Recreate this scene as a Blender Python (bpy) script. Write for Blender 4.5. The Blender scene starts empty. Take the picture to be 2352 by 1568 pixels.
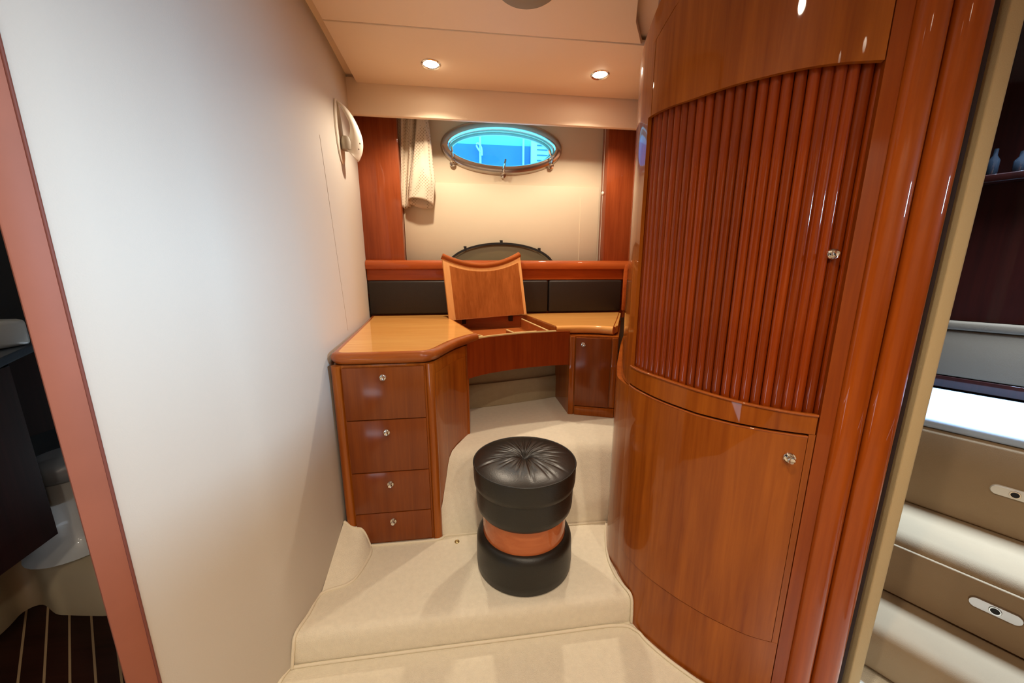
import bpy, bmesh, math, random
from mathutils import Vector
random.seed(4)
C = bpy.context.scene.collection
sc = bpy.context.scene
H = 1.1                                    # eye height above the lower floor; coordinates below are relative to the eye
R = math.radians

# ---------------------------------------------------------------- camera
cam = bpy.data.cameras.new('camera'); cam_o = bpy.data.objects.new('camera', cam); C.objects.link(cam_o)
cam.sensor_width = 36.0; cam.sensor_fit = 'HORIZONTAL'; cam.lens = 849.0 / 2352.0 * 36.0
cam.shift_y = 16.0 / 2352.0; cam.clip_start = 0.02
cam_o.location = (0, 0, H); cam_o.rotation_euler = (R(78.0), 0, R(-7.6))
sc.camera = cam_o

# ---------------------------------------------------------------- world, exposure, large lights
w = bpy.data.worlds.new('world'); sc.world = w; w.use_nodes = True
bg = w.node_tree.nodes['Background']; bg.inputs[0].default_value = (0.72, 0.86, 1.0, 1); bg.inputs[1].default_value = 2.7
sc.view_settings.view_transform = 'Standard'; sc.view_settings.look = 'None'
sc.view_settings.gamma = 1.0; sc.view_settings.use_curve_mapping = False
sc.view_settings.exposure = 0.80

def area(name, loc, target, sx, sy, power, col, spread=180):
    l = bpy.data.lights.new(name, 'AREA'); l.shape = 'RECTANGLE'; l.size = sx; l.size_y = sy
    l.energy = power; l.color = col; l.spread = R(spread)
    o = bpy.data.objects.new(name, l); C.objects.link(o)
    o.location = (loc[0], loc[1], loc[2] + H)
    d = Vector(target) - Vector(loc); o.rotation_euler = d.to_track_quat('-Z', 'Y').to_euler()
    return o
# daylight: cabin window on the far side of the right doorway, hatch over the berth, hatch over the passage behind
area('daylight_side_window', (1.95, -0.75, 0.34), (-0.62, 0.92, 0.02), 0.24, 0.16, 2.0, (0.44, 0.72, 1.0), 34)
area('daylight_berth_hatch', (1.78, 0.80, 0.90), (1.74, 0.78, -0.5), 0.50, 0.40, 13, (0.50, 0.72, 1.0), 70)
REAR = ((.12, -.60), (.62, -.65), (.12, -1.20), (.62, -1.20))     # unseen fill lamps added behind the camera for warm bounce light

def spot(name, loc, power, size=120, blend=0.6, col=(1.0, 0.85, 0.66), rad=0.026, target=None):
    l = bpy.data.lights.new(name, 'SPOT'); l.energy = power; l.color = col; l.spot_size = R(size); l.spot_blend = blend
    l.shadow_soft_size = rad
    o = bpy.data.objects.new(name, l); C.objects.link(o); o.location = (loc[0], loc[1], loc[2] + H)
    if target:
        d = Vector(target) - Vector(loc); o.rotation_euler = d.to_track_quat('-Z', 'Y').to_euler()
    return o

for _x, _y in REAR: spot('passage_fill', (_x, _y, .905), 10, 140, .5, col=(1.0, .86, .68))
spot('floor_lamp_overhead', (-.02, .14, .905), 25, 140, 1.0, col=(1.0, .84, .64))

# ---------------------------------------------------------------- materials
def lin(c):
    return tuple(((v / 255) / 12.92 if v / 255 <= 0.04045 else ((v / 255 + 0.055) / 1.055) ** 2.4) for v in c) + (1,)

def new_mat(name):
    m = bpy.data.materials.new(name); m.use_nodes = True
    return m, m.node_tree.nodes, m.node_tree.links, m.node_tree.nodes['Principled BSDF']

def plain(name, col, rough=0.5, metal=0.0, coat=0.0, spec=0.5, bump=0.0, bscale=300, vary=0.0, vscale=6, sheen=0.0):
    m, n, l, p = new_mat(name)
    p.inputs['Base Color'].default_value = lin(col); p.inputs['Roughness'].default_value = rough
    p.inputs['Metallic'].default_value = metal; p.inputs['Coat Weight'].default_value = coat
    p.inputs['Specular IOR Level'].default_value = spec; p.inputs['Coat Roughness'].default_value = 0.05
    if sheen: p.inputs['Sheen Weight'].default_value = sheen
    if bump or vary:
        tc = n.new('ShaderNodeTexCoord')
    if bump:
        nz = n.new('ShaderNodeTexNoise'); nz.inputs['Scale'].default_value = bscale; nz.inputs['Detail'].default_value = 4
        l.new(tc.outputs['Object'], nz.inputs['Vector'])
        b = n.new('ShaderNodeBump'); b.inputs['Strength'].default_value = bump; b.inputs['Distance'].default_value = 0.002
        l.new(nz.outputs['Fac'], b.inputs['Height']); l.new(b.outputs['Normal'], p.inputs['Normal'])
    if vary:
        nz2 = n.new('ShaderNodeTexNoise'); nz2.inputs['Scale'].default_value = vscale; nz2.inputs['Detail'].default_value = 5
        l.new(tc.outputs['Object'], nz2.inputs['Vector'])
        mx = n.new('ShaderNodeMix'); mx.data_type = 'RGBA'
        c = lin(col); mx.inputs[6].default_value = tuple(v * (1 - vary) for v in c[:3]) + (1,)
        mx.inputs[7].default_value = tuple(min(1, v * (1 + vary * .6)) for v in c[:3]) + (1,)
        l.new(nz2.outputs['Fac'], mx.inputs[0]); l.new(mx.outputs[2], p.inputs['Base Color'])
    return m

def wood(name, dark, light, axis='z', rough=0.22, coat=1.0, coat_rough=0.03, random_tone=0.0):
    m, n, l, p = new_mat(name)
    tc = n.new('ShaderNodeTexCoord')
    mp = n.new('ShaderNodeMapping')
    s = {'z': (26, 26, 1.3), 'x': (1.6, 22, 22), 'y': (22, 1.6, 22)}[axis]
    mp.inputs['Scale'].default_value = s
    l.new(tc.outputs['Object'], mp.inputs['Vector'])
    nz = n.new('ShaderNodeTexNoise'); nz.inputs['Scale'].default_value = 2.4; nz.inputs['Detail'].default_value = 7
    nz.inputs['Roughness'].default_value = 0.62; nz.inputs['Distortion'].default_value = 0.5
    l.new(mp.outputs[0], nz.inputs['Vector'])
    # slow figure, so that broad bands of the veneer differ
    mp2 = n.new('ShaderNodeMapping'); s2 = {'z': (9, 9, 1.0), 'x': (1.4, 8, 8), 'y': (8, 1.4, 8)}[axis]
    mp2.inputs['Scale'].default_value = s2; l.new(tc.outputs['Object'], mp2.inputs['Vector'])
    nb = n.new('ShaderNodeTexNoise'); nb.inputs['Scale'].default_value = 1.3; nb.inputs['Detail'].default_value = 3
    l.new(mp2.outputs[0], nb.inputs['Vector'])
    ad = n.new('ShaderNodeMath'); ad.operation = 'MULTIPLY_ADD'; ad.inputs[1].default_value = 0.55
    l.new(nz.outputs['Fac'], ad.inputs[0])
    ml = n.new('ShaderNodeMath'); ml.operation = 'MULTIPLY'; ml.inputs[1].default_value = 0.45
    l.new(nb.outputs['Fac'], ml.inputs[0]); l.new(ml.outputs[0], ad.inputs[2])
    cr = n.new('ShaderNodeValToRGB'); cr.color_ramp.elements[0].position = 0.30; cr.color_ramp.elements[1].position = 0.70
    cr.color_ramp.elements[0].color = lin(dark); cr.color_ramp.elements[1].color = lin(light)
    l.new(ad.outputs[0], cr.inputs['Fac']); l.new(cr.outputs['Color'], p.inputs['Base Color'])
    if random_tone:                          # each slat is cut from another board
        oi = n.new('ShaderNodeObjectInfo'); mr = n.new('ShaderNodeMapRange'); mr.inputs['To Min'].default_value = 1 - random_tone; mr.inputs['To Max'].default_value = 1 + random_tone
        vm = n.new('ShaderNodeVectorMath'); vm.operation = 'SCALE'
        l.new(oi.outputs['Random'], mr.inputs['Value']); l.new(mr.outputs[0], vm.inputs['Scale'])
        l.new(cr.outputs['Color'], vm.inputs[0]); l.new(vm.outputs[0], p.inputs['Base Color'])
    p.inputs['Roughness'].default_value = rough + .2
    p.inputs['Specular IOR Level'].default_value = 0.1; p.inputs['Coat IOR'].default_value = 1.42
    p.inputs['Coat Weight'].default_value = coat * .75; p.inputs['Coat Roughness'].default_value = coat_rough
    return m

def emit(name, col, strength):
    m, n, l, p = new_mat(name)
    p.inputs['Base Color'].default_value = (1, 1, 1, 1)
    p.inputs['Emission Color'].default_value = lin(col); p.inputs['Emission Strength'].default_value = strength
    return m

CHERRY = wood('cherry_veneer', (126, 56, 8), (176, 96, 24))
CHERRY_RED = wood('cherry_red', (124, 50, 8), (162, 76, 16), coat_rough=0.02)
CHERRY_POST = wood('cherry_post', (134, 54, 6), (182, 88, 18))
CHERRY_TAMBOUR = wood('cherry_slat', (110, 30, 0), (164, 72, 10), coat_rough=0.06, random_tone=.20)
CHERRY_H = wood('cherry_rail', (150, 66, 24), (190, 96, 42), axis='x')
CHERRY_LIT_TOP = wood('cherry_lit_top', (222, 150, 70), (242, 184, 104), axis='x', coat_rough=0.05)  # same cherry wood, direct light painted in as a brighter tone
CHERRY_TRIM = wood('cherry_trim', (140, 66, 20), (180, 96, 38), axis='x')
CHERRY_LID = wood('cherry_lid_inner', (140, 74, 28), (190, 112, 54), coat_rough=0.02)
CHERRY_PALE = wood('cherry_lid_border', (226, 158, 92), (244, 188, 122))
CHERRY_DRAWER = wood('cherry_drawer', (106, 46, 10), (140, 70, 20), coat_rough=.16)
JAMB = plain('reddish_jamb', (160, 92, 68), 0.6, coat=0.0, vary=0.18, vscale=9)
MAPLE = plain('pale_edge', (240, 214, 150), 0.4)
WALLM = plain('cream_wall_vinyl', (204, 196, 184), 0.62, bump=0.12, bscale=420)
CEILM = plain('cream_headliner', (242, 220, 192), 0.6, bump=0.10, bscale=500)
NICHE = plain('niche_vinyl', (212, 196, 168), 0.65, bump=0.1, bscale=420)
CARPET = plain('cream_carpet', (244, 235, 212), 0.95, bump=1.0, bscale=420, vary=0.10, vscale=60, spec=0.1, sheen=0.3)
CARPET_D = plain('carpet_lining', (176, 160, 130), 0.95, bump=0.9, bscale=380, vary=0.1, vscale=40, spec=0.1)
BIND = plain('carpet_binding', (238, 228, 204), 0.8, bump=0.4, bscale=600)
LEATHER = plain('black_leather', (26, 25, 20), 0.42, bump=0.25, bscale=260, spec=0.5)
LEATHER_P = plain('dark_brown_leather', (38, 30, 24), 0.5, bump=0.3, bscale=300, spec=0.4)
CHROME = plain('chrome', (225, 222, 215), 0.08, metal=1.0)
STEEL = plain('polished_steel', (190, 182, 176), 0.16, metal=1.0)
WHITE = plain('white_plastic', (232, 226, 212), 0.35, coat=0.2)
DARK = plain('dark_gap', (34, 10, 4), 0.8)
RUBBER = plain('black_gasket', (16, 12, 10), 0.6)
GREYDISC = plain('grey_disc', (150, 140, 118), 0.7, bump=0.4, bscale=900)
BEIGE = plain('beige_padded_edge', (196, 172, 128), 0.8, bump=0.3, bscale=500)
SUEDE = plain('beige_suede', (158, 132, 100), 0.85, bump=0.3, bscale=500, vary=0.05, vscale=30)
BEDW = plain('pale_bed_cover', (176, 190, 208), 0.7, bump=0.2, bscale=200)
MAROON = wood('dark_mahogany', (28, 7, 4), (52, 14, 8))
TAUPE = plain('taupe_vinyl', (104, 84, 62), 0.8, bump=0.3, bscale=500)
GRP = plain('white_moulded_base', (196, 198, 196), 0.35, coat=0.3)
GRP_C = plain('cream_moulded_base', (176, 160, 130), 0.45)
NIGHT = wood('dark_vanity', (26, 12, 12), (44, 20, 20))
COUNTER = plain('grey_counter', (74, 84, 96), 0.3)
DARKWALL = plain('dark_teal_wall', (10, 20, 26), 0.6)
TEAK = wood('dark_teak', (30, 14, 10), (52, 28, 20), axis='x', coat=0.2)
HOLLY = plain('pale_holly_strip', (150, 124, 92), 0.5)
TRAYW = wood('tray_wood', (150, 76, 30), (184, 104, 50), axis='x', coat=.1)
COPPERW = wood('stool_cherry_band', (176, 92, 48), (206, 120, 70), axis='x')
LAMP = emit('lamp_glow', (255, 236, 205), 28)
BRASS = plain('brass', (200, 180, 130), 0.25, metal=1.0)
HULLW = plain('white_hull', (226, 236, 240), 0.4)
HULLB = plain('blue_hull', (70, 128, 186), 0.5, vary=0.25, vscale=8)
HULLL = plain('pale_blue_hull', (150, 206, 232), 0.45)

def curtain_mat():
    m, n, l, p = new_mat('patterned_curtain')
    tc = n.new('ShaderNodeTexCoord'); mp = n.new('ShaderNodeMapping'); mp.inputs['Rotation'].default_value = (0, R(45), 0)
    mp.inputs['Scale'].default_value = (82, 82, 82)
    ck = n.new('ShaderNodeTexVoronoi'); ck.inputs['Scale'].default_value = 1.0; ck.inputs['Randomness'].default_value = 0.0
    l.new(tc.outputs['Object'], mp.inputs[0]); l.new(mp.outputs[0], ck.inputs['Vector'])
    cr = n.new('ShaderNodeValToRGB'); cr.color_ramp.elements[0].position = 0.28; cr.color_ramp.elements[1].position = 0.36
    cr.color_ramp.elements[0].color = lin((172, 152, 126)); cr.color_ramp.elements[1].color = lin((216, 200, 176))
    l.new(ck.outputs['Distance'], cr.inputs[0]); l.new(cr.outputs[0], p.inputs['Base Color'])
    p.inputs['Roughness'].default_value = 0.75; p.inputs['Sheen Weight'].default_value = 0.2
    return m
CURT = curtain_mat()

def glass_mat(name, col, rough=0.0):
    m = bpy.data.materials.new(name); m.use_nodes = True
    n = m.node_tree.nodes; l = m.node_tree.links; n.clear()
    out = n.new('ShaderNodeOutputMaterial'); mx = n.new('ShaderNodeMixShader'); fr = n.new('ShaderNodeFresnel')
    fr.inputs['IOR'].default_value = 1.45
    t = n.new('ShaderNodeBsdfTransparent'); t.inputs[0].default_value = lin(col)
    g = n.new('ShaderNodeBsdfGlossy'); g.inputs['Roughness'].default_value = 0.02
    l.new(fr.outputs[0], mx.inputs[0]); l.new(t.outputs[0], mx.inputs[1]); l.new(g.outputs[0], mx.inputs[2]); l.new(mx.outputs[0], out.inputs[0])
    return m
BLUEGLASS = glass_mat('blue_tinted_glass', (112, 214, 250))
MESH = glass_mat('insect_mesh', (216, 210, 190))
n_ = MESH.node_tree; d_ = n_.nodes.new('ShaderNodeBsdfDiffuse'); d_.inputs[0].default_value = lin((128, 120, 98)); n_.nodes['Mix Shader'].inputs[0].default_value = .5
for lk in list(n_.links):
    if lk.to_node.type == 'MIX_SHADER' and lk.to_socket == n_.nodes['Mix Shader'].inputs[0]: n_.links.remove(lk)
n_.nodes['Mix Shader'].inputs[0].default_value = .5; n_.links.new(d_.outputs[0], n_.nodes['Mix Shader'].inputs[2])

# ---------------------------------------------------------------- builders
ORIG = {}
def link(name, bm, mat, parent=None, smooth=35, kind=None, origin=None):
    """One mesh object; coordinates come eye-relative and are shifted to the world."""
    bmesh.ops.remove_doubles(bm, verts=bm.verts, dist=1e-6)
    bmesh.ops.recalc_face_normals(bm, faces=bm.faces)
    vs = [v.co for v in bm.verts]
    lo = [min(v[i] for v in vs) for i in range(3)]; hi = [max(v[i] for v in vs) for i in range(3)]
    ctr = Vector(origin) if origin else Vector(((lo[0] + hi[0]) / 2, (lo[1] + hi[1]) / 2, lo[2]))
    for v in bm.verts: v.co -= ctr
    me = bpy.data.meshes.new(name); bm.to_mesh(me); bm.free()
    o = bpy.data.objects.new(name, me); C.objects.link(o)
    me.materials.append(mat)
    if smooth:
        for p in me.polygons: p.use_smooth = True
        me.set_sharp_from_angle(angle=R(smooth))
    wc = ctr + Vector((0, 0, H))
    if parent:
        o.parent = parent; o.location = wc - ORIG[parent.name]
    else:
        o.location = wc
    ORIG[o.name] = wc
    if kind: o['kind'] = kind
    return o

def thing(name, label, cat, loc, group=None):
    o = bpy.data.objects.new(name, None); C.objects.link(o); o.empty_display_size = 0.05
    o.location = (loc[0], loc[1], loc[2] + H); ORIG[o.name] = Vector(o.location)
    o['label'] = label; o['category'] = cat
    if group: o['group'] = group
    return o
def tag(o, label, cat, group=None):
    o['label'] = label; o['category'] = cat
    if group: o['group'] = group
    return o

def prism(poly, z0, z1, bm=None, bevel=0.0, seg=2):
    bm = bm or bmesh.new()
    a = [bm.verts.new((x, y, z0)) for x, y in poly]; b = [bm.verts.new((x, y, z1)) for x, y in poly]
    n = len(poly)
    bm.faces.new(a[::-1]); bm.faces.new(b)
    for i in range(n): bm.faces.new((a[i], a[(i + 1) % n], b[(i + 1) % n], b[i]))
    if bevel: bmesh.ops.bevel(bm, geom=bm.edges[:], offset=bevel, segments=seg, profile=0.5, affect='EDGES')
    return bm
def box(x0, x1, y0, y1, z0, z1, bm=None, bevel=0.0, seg=2):
    return prism([(x0, y0), (x1, y0), (x1, y1), (x0, y1)], z0, z1, bm, bevel, seg)
def hexa(p, bm=None, bevel=0):
    """p: 8 points, bottom four then top four"""
    bm = bm or bmesh.new(); v = [bm.verts.new(q) for q in p]
    for f in ((3, 2, 1, 0), (4, 5, 6, 7), (0, 1, 5, 4), (1, 2, 6, 5), (2, 3, 7, 6), (3, 0, 4, 7)): bm.faces.new([v[i] for i in f])
    if bevel: bmesh.ops.bevel(bm, geom=bm.edges[:], offset=bevel, segments=2, profile=0.5, affect='EDGES')
    return bm
def lathe(prof, c, n=48, bm=None, axis=None, sx=1.0, sy=1.0):
    """prof: (r, h) pairs; axis: direction of h (default z)"""
    bm = bm or bmesh.new()
    q = Vector((0, 0, 1)).rotation_difference(Vector(axis).normalized()) if axis else None
    rings = []
    for r, h in prof:
        if r < 1e-6:
            p = Vector((0, 0, h)); p = q @ p if q else p
            rings.append([bm.verts.new(Vector(c) + p)])
        else:
            ring = []
            for i in range(n):
                a = 2 * math.pi * i / n
                p = Vector((r * math.cos(a) * sx, r * math.sin(a) * sy, h)); p = q @ p if q else p
                ring.append(bm.verts.new(Vector(c) + p))
            rings.append(ring)
    for A, B in zip(rings, rings[1:]):
        for i in range(n):
            j = (i + 1) % n
            if len(A) == 1 and len(B) == 1: continue
            if len(A) == 1: bm.faces.new((A[0], B[i], B[j]))
            elif len(B) == 1: bm.faces.new((A[i], A[j], B[0]))
            else: bm.faces.new((A[i], A[j], B[j], B[i]))
    for ring in (rings[0], rings[-1]):
        if len(ring) > 1: bm.faces.new(ring)
    return bm
def spline(pts, sub=8):
    P = [Vector(p) for p in pts]; out = []
    for i in range(len(P) - 1):
        p0 = P[i - 1] if i else P[0] * 2 - P[1]; p1 = P[i]; p2 = P[i + 1]
        p3 = P[i + 2] if i + 2 < len(P) else P[-1] * 2 - P[-2]
        for k in range(sub):
            t = k / sub
            out.append(0.5 * ((2 * p1) + (p2 - p0) * t + (2 * p0 - 5 * p1 + 4 * p2 - p3) * t * t + (3 * p1 - p0 - 3 * p2 + p3) * t ** 3))
    out.append(P[-1]); return out
def sweep(path, prof, bm=None, closed=False, up=(0, 0, 1)):
    """prof: closed (side, up) outline carried along a 3-D path"""
    bm = bm or bmesh.new(); P = [Vector(p) for p in path]; n = len(P); rings = []
    U = Vector(up)
    for i in range(n):
        if closed: t = P[(i + 1) % n] - P[i - 1]
        else: t = P[min(i + 1, n - 1)] - P[max(i - 1, 0)]
        t.normalize(); s = t.cross(U)
        if s.length < 1e-4: s = t.cross(Vector((0, 1, 0)))
        s.normalize(); u = s.cross(t)
        rings.append([bm.verts.new(P[i] + s * a + u * b) for a, b in prof])
    m = len(prof)
    for i in range(n if closed else n - 1):
        A = rings[i]; B = rings[(i + 1) % n]
        for k in range(m): bm.faces.new((A[k], A[(k + 1) % m], B[(k + 1) % m], B[k]))
    if not closed: bm.faces.new(rings[0]); bm.faces.new(rings[-1])
    return bm
def circ(r, n=10, ry=None):
    return [(r * math.cos(2 * math.pi * i / n), (ry or r) * math.sin(2 * math.pi * i / n)) for i in range(n)]
def knob(name, c, axis, parent, k=1.0):
    pr = [(0, -0.002), (.0125, -.002), (.0125, .003), (.0115, .0045), (.0095, .0035), (.0065, .004), (.0055, .009), (.0075, .013), (.0078, .017), (.006, .0195), (.003, .0185), (0, .0185)]
    return link(name, lathe([(r * k, h * k) for r, h in pr], c, 20, axis=axis), CHROME, parent)

# ================================================================ SETTING
ZF, ZP, ZU, ZC = -1.1, -1.0, -0.715, 0.93     # lower floor, platform, upper step, ceiling

# curved front of the tambour cabinet in plan (azimuth in degrees from the y axis, distance)
def pol(a, r): return (r * math.sin(R(a)), r * math.cos(R(a)))
_c = [(1.19, 2.42), (1.015, 2.12), (.815, 1.752), (.630, 1.372), (.552, 1.205)] + [pol(a, r) for a, r in ((24.95, 1.20), (26.1, 1.12), (28.0, 1.065), (31.0, 1.015), (35, .978), (38, .962), (41, .953), (45.5, .955), (49, .977), (50.7, .99))]
CAB = [Vector((p[0], p[1])) for p in spline([(x, y, 0) for x, y in _c], 10)]
CS = [0.0]
for a, b in zip(CAB, CAB[1:]): CS.append(CS[-1] + (b - a).length)
def cab(s, off=0.0):
    s = min(max(s, 0), CS[-1] - 1e-6)
    for i in range(len(CS) - 1):
        if CS[i + 1] >= s: break
    t = (s - CS[i]) / max(1e-9, CS[i + 1] - CS[i]); p = CAB[i].lerp(CAB[i + 1], t)
    j = max(0, i - 2); k = min(len(CAB) - 1, i + 3); d = (CAB[k] - CAB[j]).normalized()
    nrm = Vector((d.y, -d.x))
    if nrm.x > 0 and nrm.y > 0: nrm = -nrm
    return p + nrm * off, nrm, d
def s_az(a):
    prev = None
    for i in range(len(CAB) - 1, 0, -1):
        A = math.degrees(math.atan2(CAB[i].x, CAB[i].y)); B = math.degrees(math.atan2(CAB[i - 1].x, CAB[i - 1].y))
        if B <= a <= A: return CS[i] + (CS[i - 1] - CS[i]) * (A - a) / (A - B)
    return 0
def strip(s0, s1, zb, zt, o0=0.0, o1=-0.02, n=24, bm=None, bevel=0):
    """solid panel that follows the cabinet curve"""
    bm = bm or bmesh.new(); fb = zb if callable(zb) else (lambda s: zb); ft = zt if callable(zt) else (lambda s: zt)
    rings = []
    for i in range(n + 1):
        s = s0 + (s1 - s0) * i / n; a, _, _ = cab(s, o0(s) if callable(o0) else o0); b, _, _ = cab(s, o1)
        rings.append([bm.verts.new((a.x, a.y, fb(s))), bm.verts.new((a.x, a.y, ft(s))), bm.verts.new((b.x, b.y, ft(s))), bm.verts.new((b.x, b.y, fb(s)))])
    for A, B in zip(rings, rings[1:]):
        for k in range(4): bm.faces.new((A[k], A[(k + 1) % 4], B[(k + 1) % 4], B[k]))
    bm.faces.new(rings[0]); bm.faces.new(rings[-1])
    return bm
S = s_az

# plan of the left wall
WB = [(-.640, .690), (-.600, .735), (-.560, .800), (-.525, .870), (-.492, .940), (-.470, 1.04), (-.456, 1.16), (-.450, 1.27), (-.466, 1.50), (-.505, 1.90), (-.553, 2.30), (-.568, 2.45)]
WT = [(-.640, .690), (-.602, .735), (-.572, .800), (-.555, .870), (-.545, .940), (-.540, 1.04), (-.538, 1.16), (-.538, 1.27), (-.542, 1.50), (-.545, 1.90), (-.560, 2.30), (-.570, 2.45)]
wb = spline([(x, y, 0) for x, y in WB], 6); wt = spline([(x, y, 0) for x, y in WT], 6)
def wall_x(y, z):
    f = (z - ZF) / (0.97 - ZF); f = max(0, (f - 0.35) / 0.65) if f > 0.35 else 0
    def at(pts):
        for a, b in zip(pts, pts[1:]):
            if a.y <= y <= b.y: return a.x + (b.x - a.x) * (y - a.y) / max(1e-9, b.y - a.y)
        return pts[-1].x
    return at(wb) * (1 - f) + at(wt) * f
bm = bmesh.new(); grid = []
for i in range(len(wb)):
    col = []
    for k in range(15):
        z = ZF + (0.97 - ZF) * k / 14; f = k / 14; f = max(0, (f - 0.35) / 0.65)
        p = wb[i].lerp(wt[i], f); col.append(bm.verts.new((p.x, p.y, z)))
    grid.append(col)
for A, B in zip(grid, grid[1:]):
    for k in range(14): bm.faces.new((A[k], B[k], B[k + 1], A[k + 1]))
ret = bmesh.ops.extrude_face_region(bm, geom=bm.faces[:])
for v in [g for g in ret['geom'] if isinstance(g, bmesh.types.BMVert)]: v.co.x -= 0.05; v.co.y += 0.0
wall_left = link('wall_left', bm, WALLM, kind='structure', smooth=50)
# fine vertical joint of the wall covering
bm = bmesh.new(); pth = []
for k in range(15):
    z = -0.25 + 0.75 * k / 14; pth.append((wall_x(1.62, z) + .0004, 1.62, z))
link('wall_joint', sweep(pth, circ(.0009, 6)), plain('joint_line', (190, 168, 142), .8), wall_left)

def setting(name, bm, m, smooth=35, parent=None):
    return link(name, bm, m, parent, smooth, kind=None if parent else 'structure')

# --- floor
floor = setting('floor', box(-.70, 1.0, -1.55, .93, ZF - .04, ZF), CARPET)
def cab_x(y):                      # left face of cabinet at depth y (back part)
    best = None
    for a, b in zip(CAB, CAB[1:]):
        if (a.y - y) * (b.y - y) <= 0: return a.x + (b.x - a.x) * (y - a.y) / ((b.y - a.y) or 1e-9)
    return CAB[-1].x
# platform step (rounded nosing), follows wall at left and cabinet at right
prof = [(.915, ZF), (.915, -1.03), (.918, -1.014), (.926, -1.004), (.94, ZP), (1.0, ZP), (1.06, ZP), (1.12, ZP), (1.19, ZP), (1.262, ZP)]
bm = bmesh.new(); rows = []
for y, z in prof:
    xl = wall_x(y, z) + .001; xr = cab_x(y) - .001
    rows.append([bm.verts.new((xl + (xr - xl) * i / 12, y, z)) for i in range(13)])
for A, B in zip(rows, rows[1:]):
    for i in range(12): bm.faces.new((A[i], A[i + 1], B[i + 1], B[i]))
step1 = setting('carpeted_platform', bm, CARPET, parent=floor, smooth=60)
setting('subfloor', box(-.70, 1.3, .90, 2.55, ZF - .06, ZF - .02), CARPET_D, parent=floor)
# side panel arc of the drawer unit (plan)
ARC = spline([(-.118, 1.252, 0), (-.094, 1.30, 0), (-.064, 1.385, 0), (-.030, 1.465, 0), (.012, 1.542, 0)], 6)
def arc_x(y):
    if y >= ARC[-1].y: return ARC[-1].x
    for a, b in zip(ARC, ARC[1:]):
        if a.y <= y <= b.y: return a.x + (b.x - a.x) * (y - a.y) / (b.y - a.y)
    return ARC[0].x
prof = [(1.262, ZP), (1.265, -.975), (1.272, -.93), (1.30, -.88), (1.345, -.80), (1.368, -.755), (1.385, -.732), (1.41, -.718), (1.45, ZU), (1.54, ZU), (1.65, ZU), (1.78, ZU), (1.90, ZU), (2.02, ZU)]
bm = bmesh.new(); rows = []
for y, z in prof:
    xl = arc_x(y) - .004; xr = min(cab_x(y) - .002, .80) if y < 1.68 else .56
    rows.append([bm.verts.new((xl + (xr - xl) * i / 12, y - (.03 * (i / 12 - .5) ** 2 * 4 if 1.27 < y < 1.46 else 0) + (.02 if 1.27 < y < 1.46 else 0), z)) for i in range(13)])
for A, B in zip(rows, rows[1:]):
    for i in range(12): bm.faces.new((A[i], A[i + 1], B[i + 1], B[i]))
setting('upper_step', bm, CARPET, parent=floor, smooth=60)
# lining of the knee space
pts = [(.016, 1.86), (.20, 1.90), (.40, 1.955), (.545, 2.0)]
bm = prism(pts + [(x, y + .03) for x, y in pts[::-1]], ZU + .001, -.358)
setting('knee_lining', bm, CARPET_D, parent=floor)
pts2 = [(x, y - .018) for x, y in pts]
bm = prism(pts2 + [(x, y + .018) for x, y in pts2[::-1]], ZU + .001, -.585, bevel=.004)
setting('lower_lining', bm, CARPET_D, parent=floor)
# carpet wedge at the foot of the wall
A_ = (-.447, 1.249, -.89); B_ = (-.385, 1.249, -.928); C_ = (-.362, 1.244, ZP + .002); D_ = (-.352, 1.20, ZP + .002); E_ = (-.372, 1.11, ZP + .002); F_ = (-.40, 1.075, ZP + .002); G_ = (wall_x(1.05, -1) + .002, 1.05, ZP + .002)
rim_t = spline([A_, (-.418, 1.248, -.918), B_, C_], 5); rim_b = spline([G_, F_, E_, D_, C_], 5)
bm = bmesh.new(); n_ = 14
def along(P, t):
    i = min(int(t * (len(P) - 1)), len(P) - 2); return P[i].lerp(P[i + 1], t * (len(P) - 1) - i)
rows = []
for k in range(9):
    f = k / 8
    rows.append([bm.verts.new(along(rim_b, t / n_).lerp(along(rim_t, t / n_), f ** .8)) for t in range(n_ + 1)])
for A, B in zip(rows, rows[1:]):
    for i in range(n_): bm.faces.new((A[i], A[i + 1], B[i + 1], B[i]))
setting('carpet_upstand', bm, CARPET, parent=floor, smooth=60)
# bound edges of the carpets
def binding(path, r=.0048, sub=5):
    link('carpet_binding', sweep(spline(path, sub), circ(r, 8)), BIND, floor, smooth=60)
binding([A_, (-.418, 1.248, -.918), B_, C_])
binding([(wall_x(.9, -1.1) + .006, .905, ZF + .004), (wall_x(.912, -1.04) + .006, .911, -1.045), (wall_x(.925, -1) + .006, .925, -1.003), (wall_x(.98, -1) + .004, .98, ZP + .002), G_, F_, E_, D_, C_, (-.34, 1.245, ZP + .002), (-.15, 1.244, ZP + .002), (-.105, 1.248, ZP + .003), (-.085, 1.262, ZP + .003), (.0, 1.262, ZP + .003), (.25, 1.26, ZP + .003), (.52, 1.258, ZP + .003), (.552, 1.25, ZP + .003)])
cabp = [(cab_x(y) - .022 + .016 * max(0, (1.2 - y) / .28), y, ZP + .003) for y in (1.245, 1.18, 1.12, 1.06, 1.0, .95, .925)]
cabp += [(cab_x(.915) - .005, .914, -1.012), (cab_x(.912) - .004, .911, -1.05), (cab_x(.91) - .004, .910, ZF + .006)]
binding(cabp)
lowp = [(wall_x(.87, -1.1) - .0, .852, ZF + .004), (-.512, .90, ZF + .004), (-.48, .908, ZF + .004), (-.2, .909, ZF + .004), (.2, .908, ZF + .004), (.45, .907, ZF + .004)]
for a in (30.2, 32, 35, 38, 41, 44, 47, 49):
    p, _, _ = cab(S(a), .010); lowp.append((p.x, p.y, ZF + .004))
binding(lowp)
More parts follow.
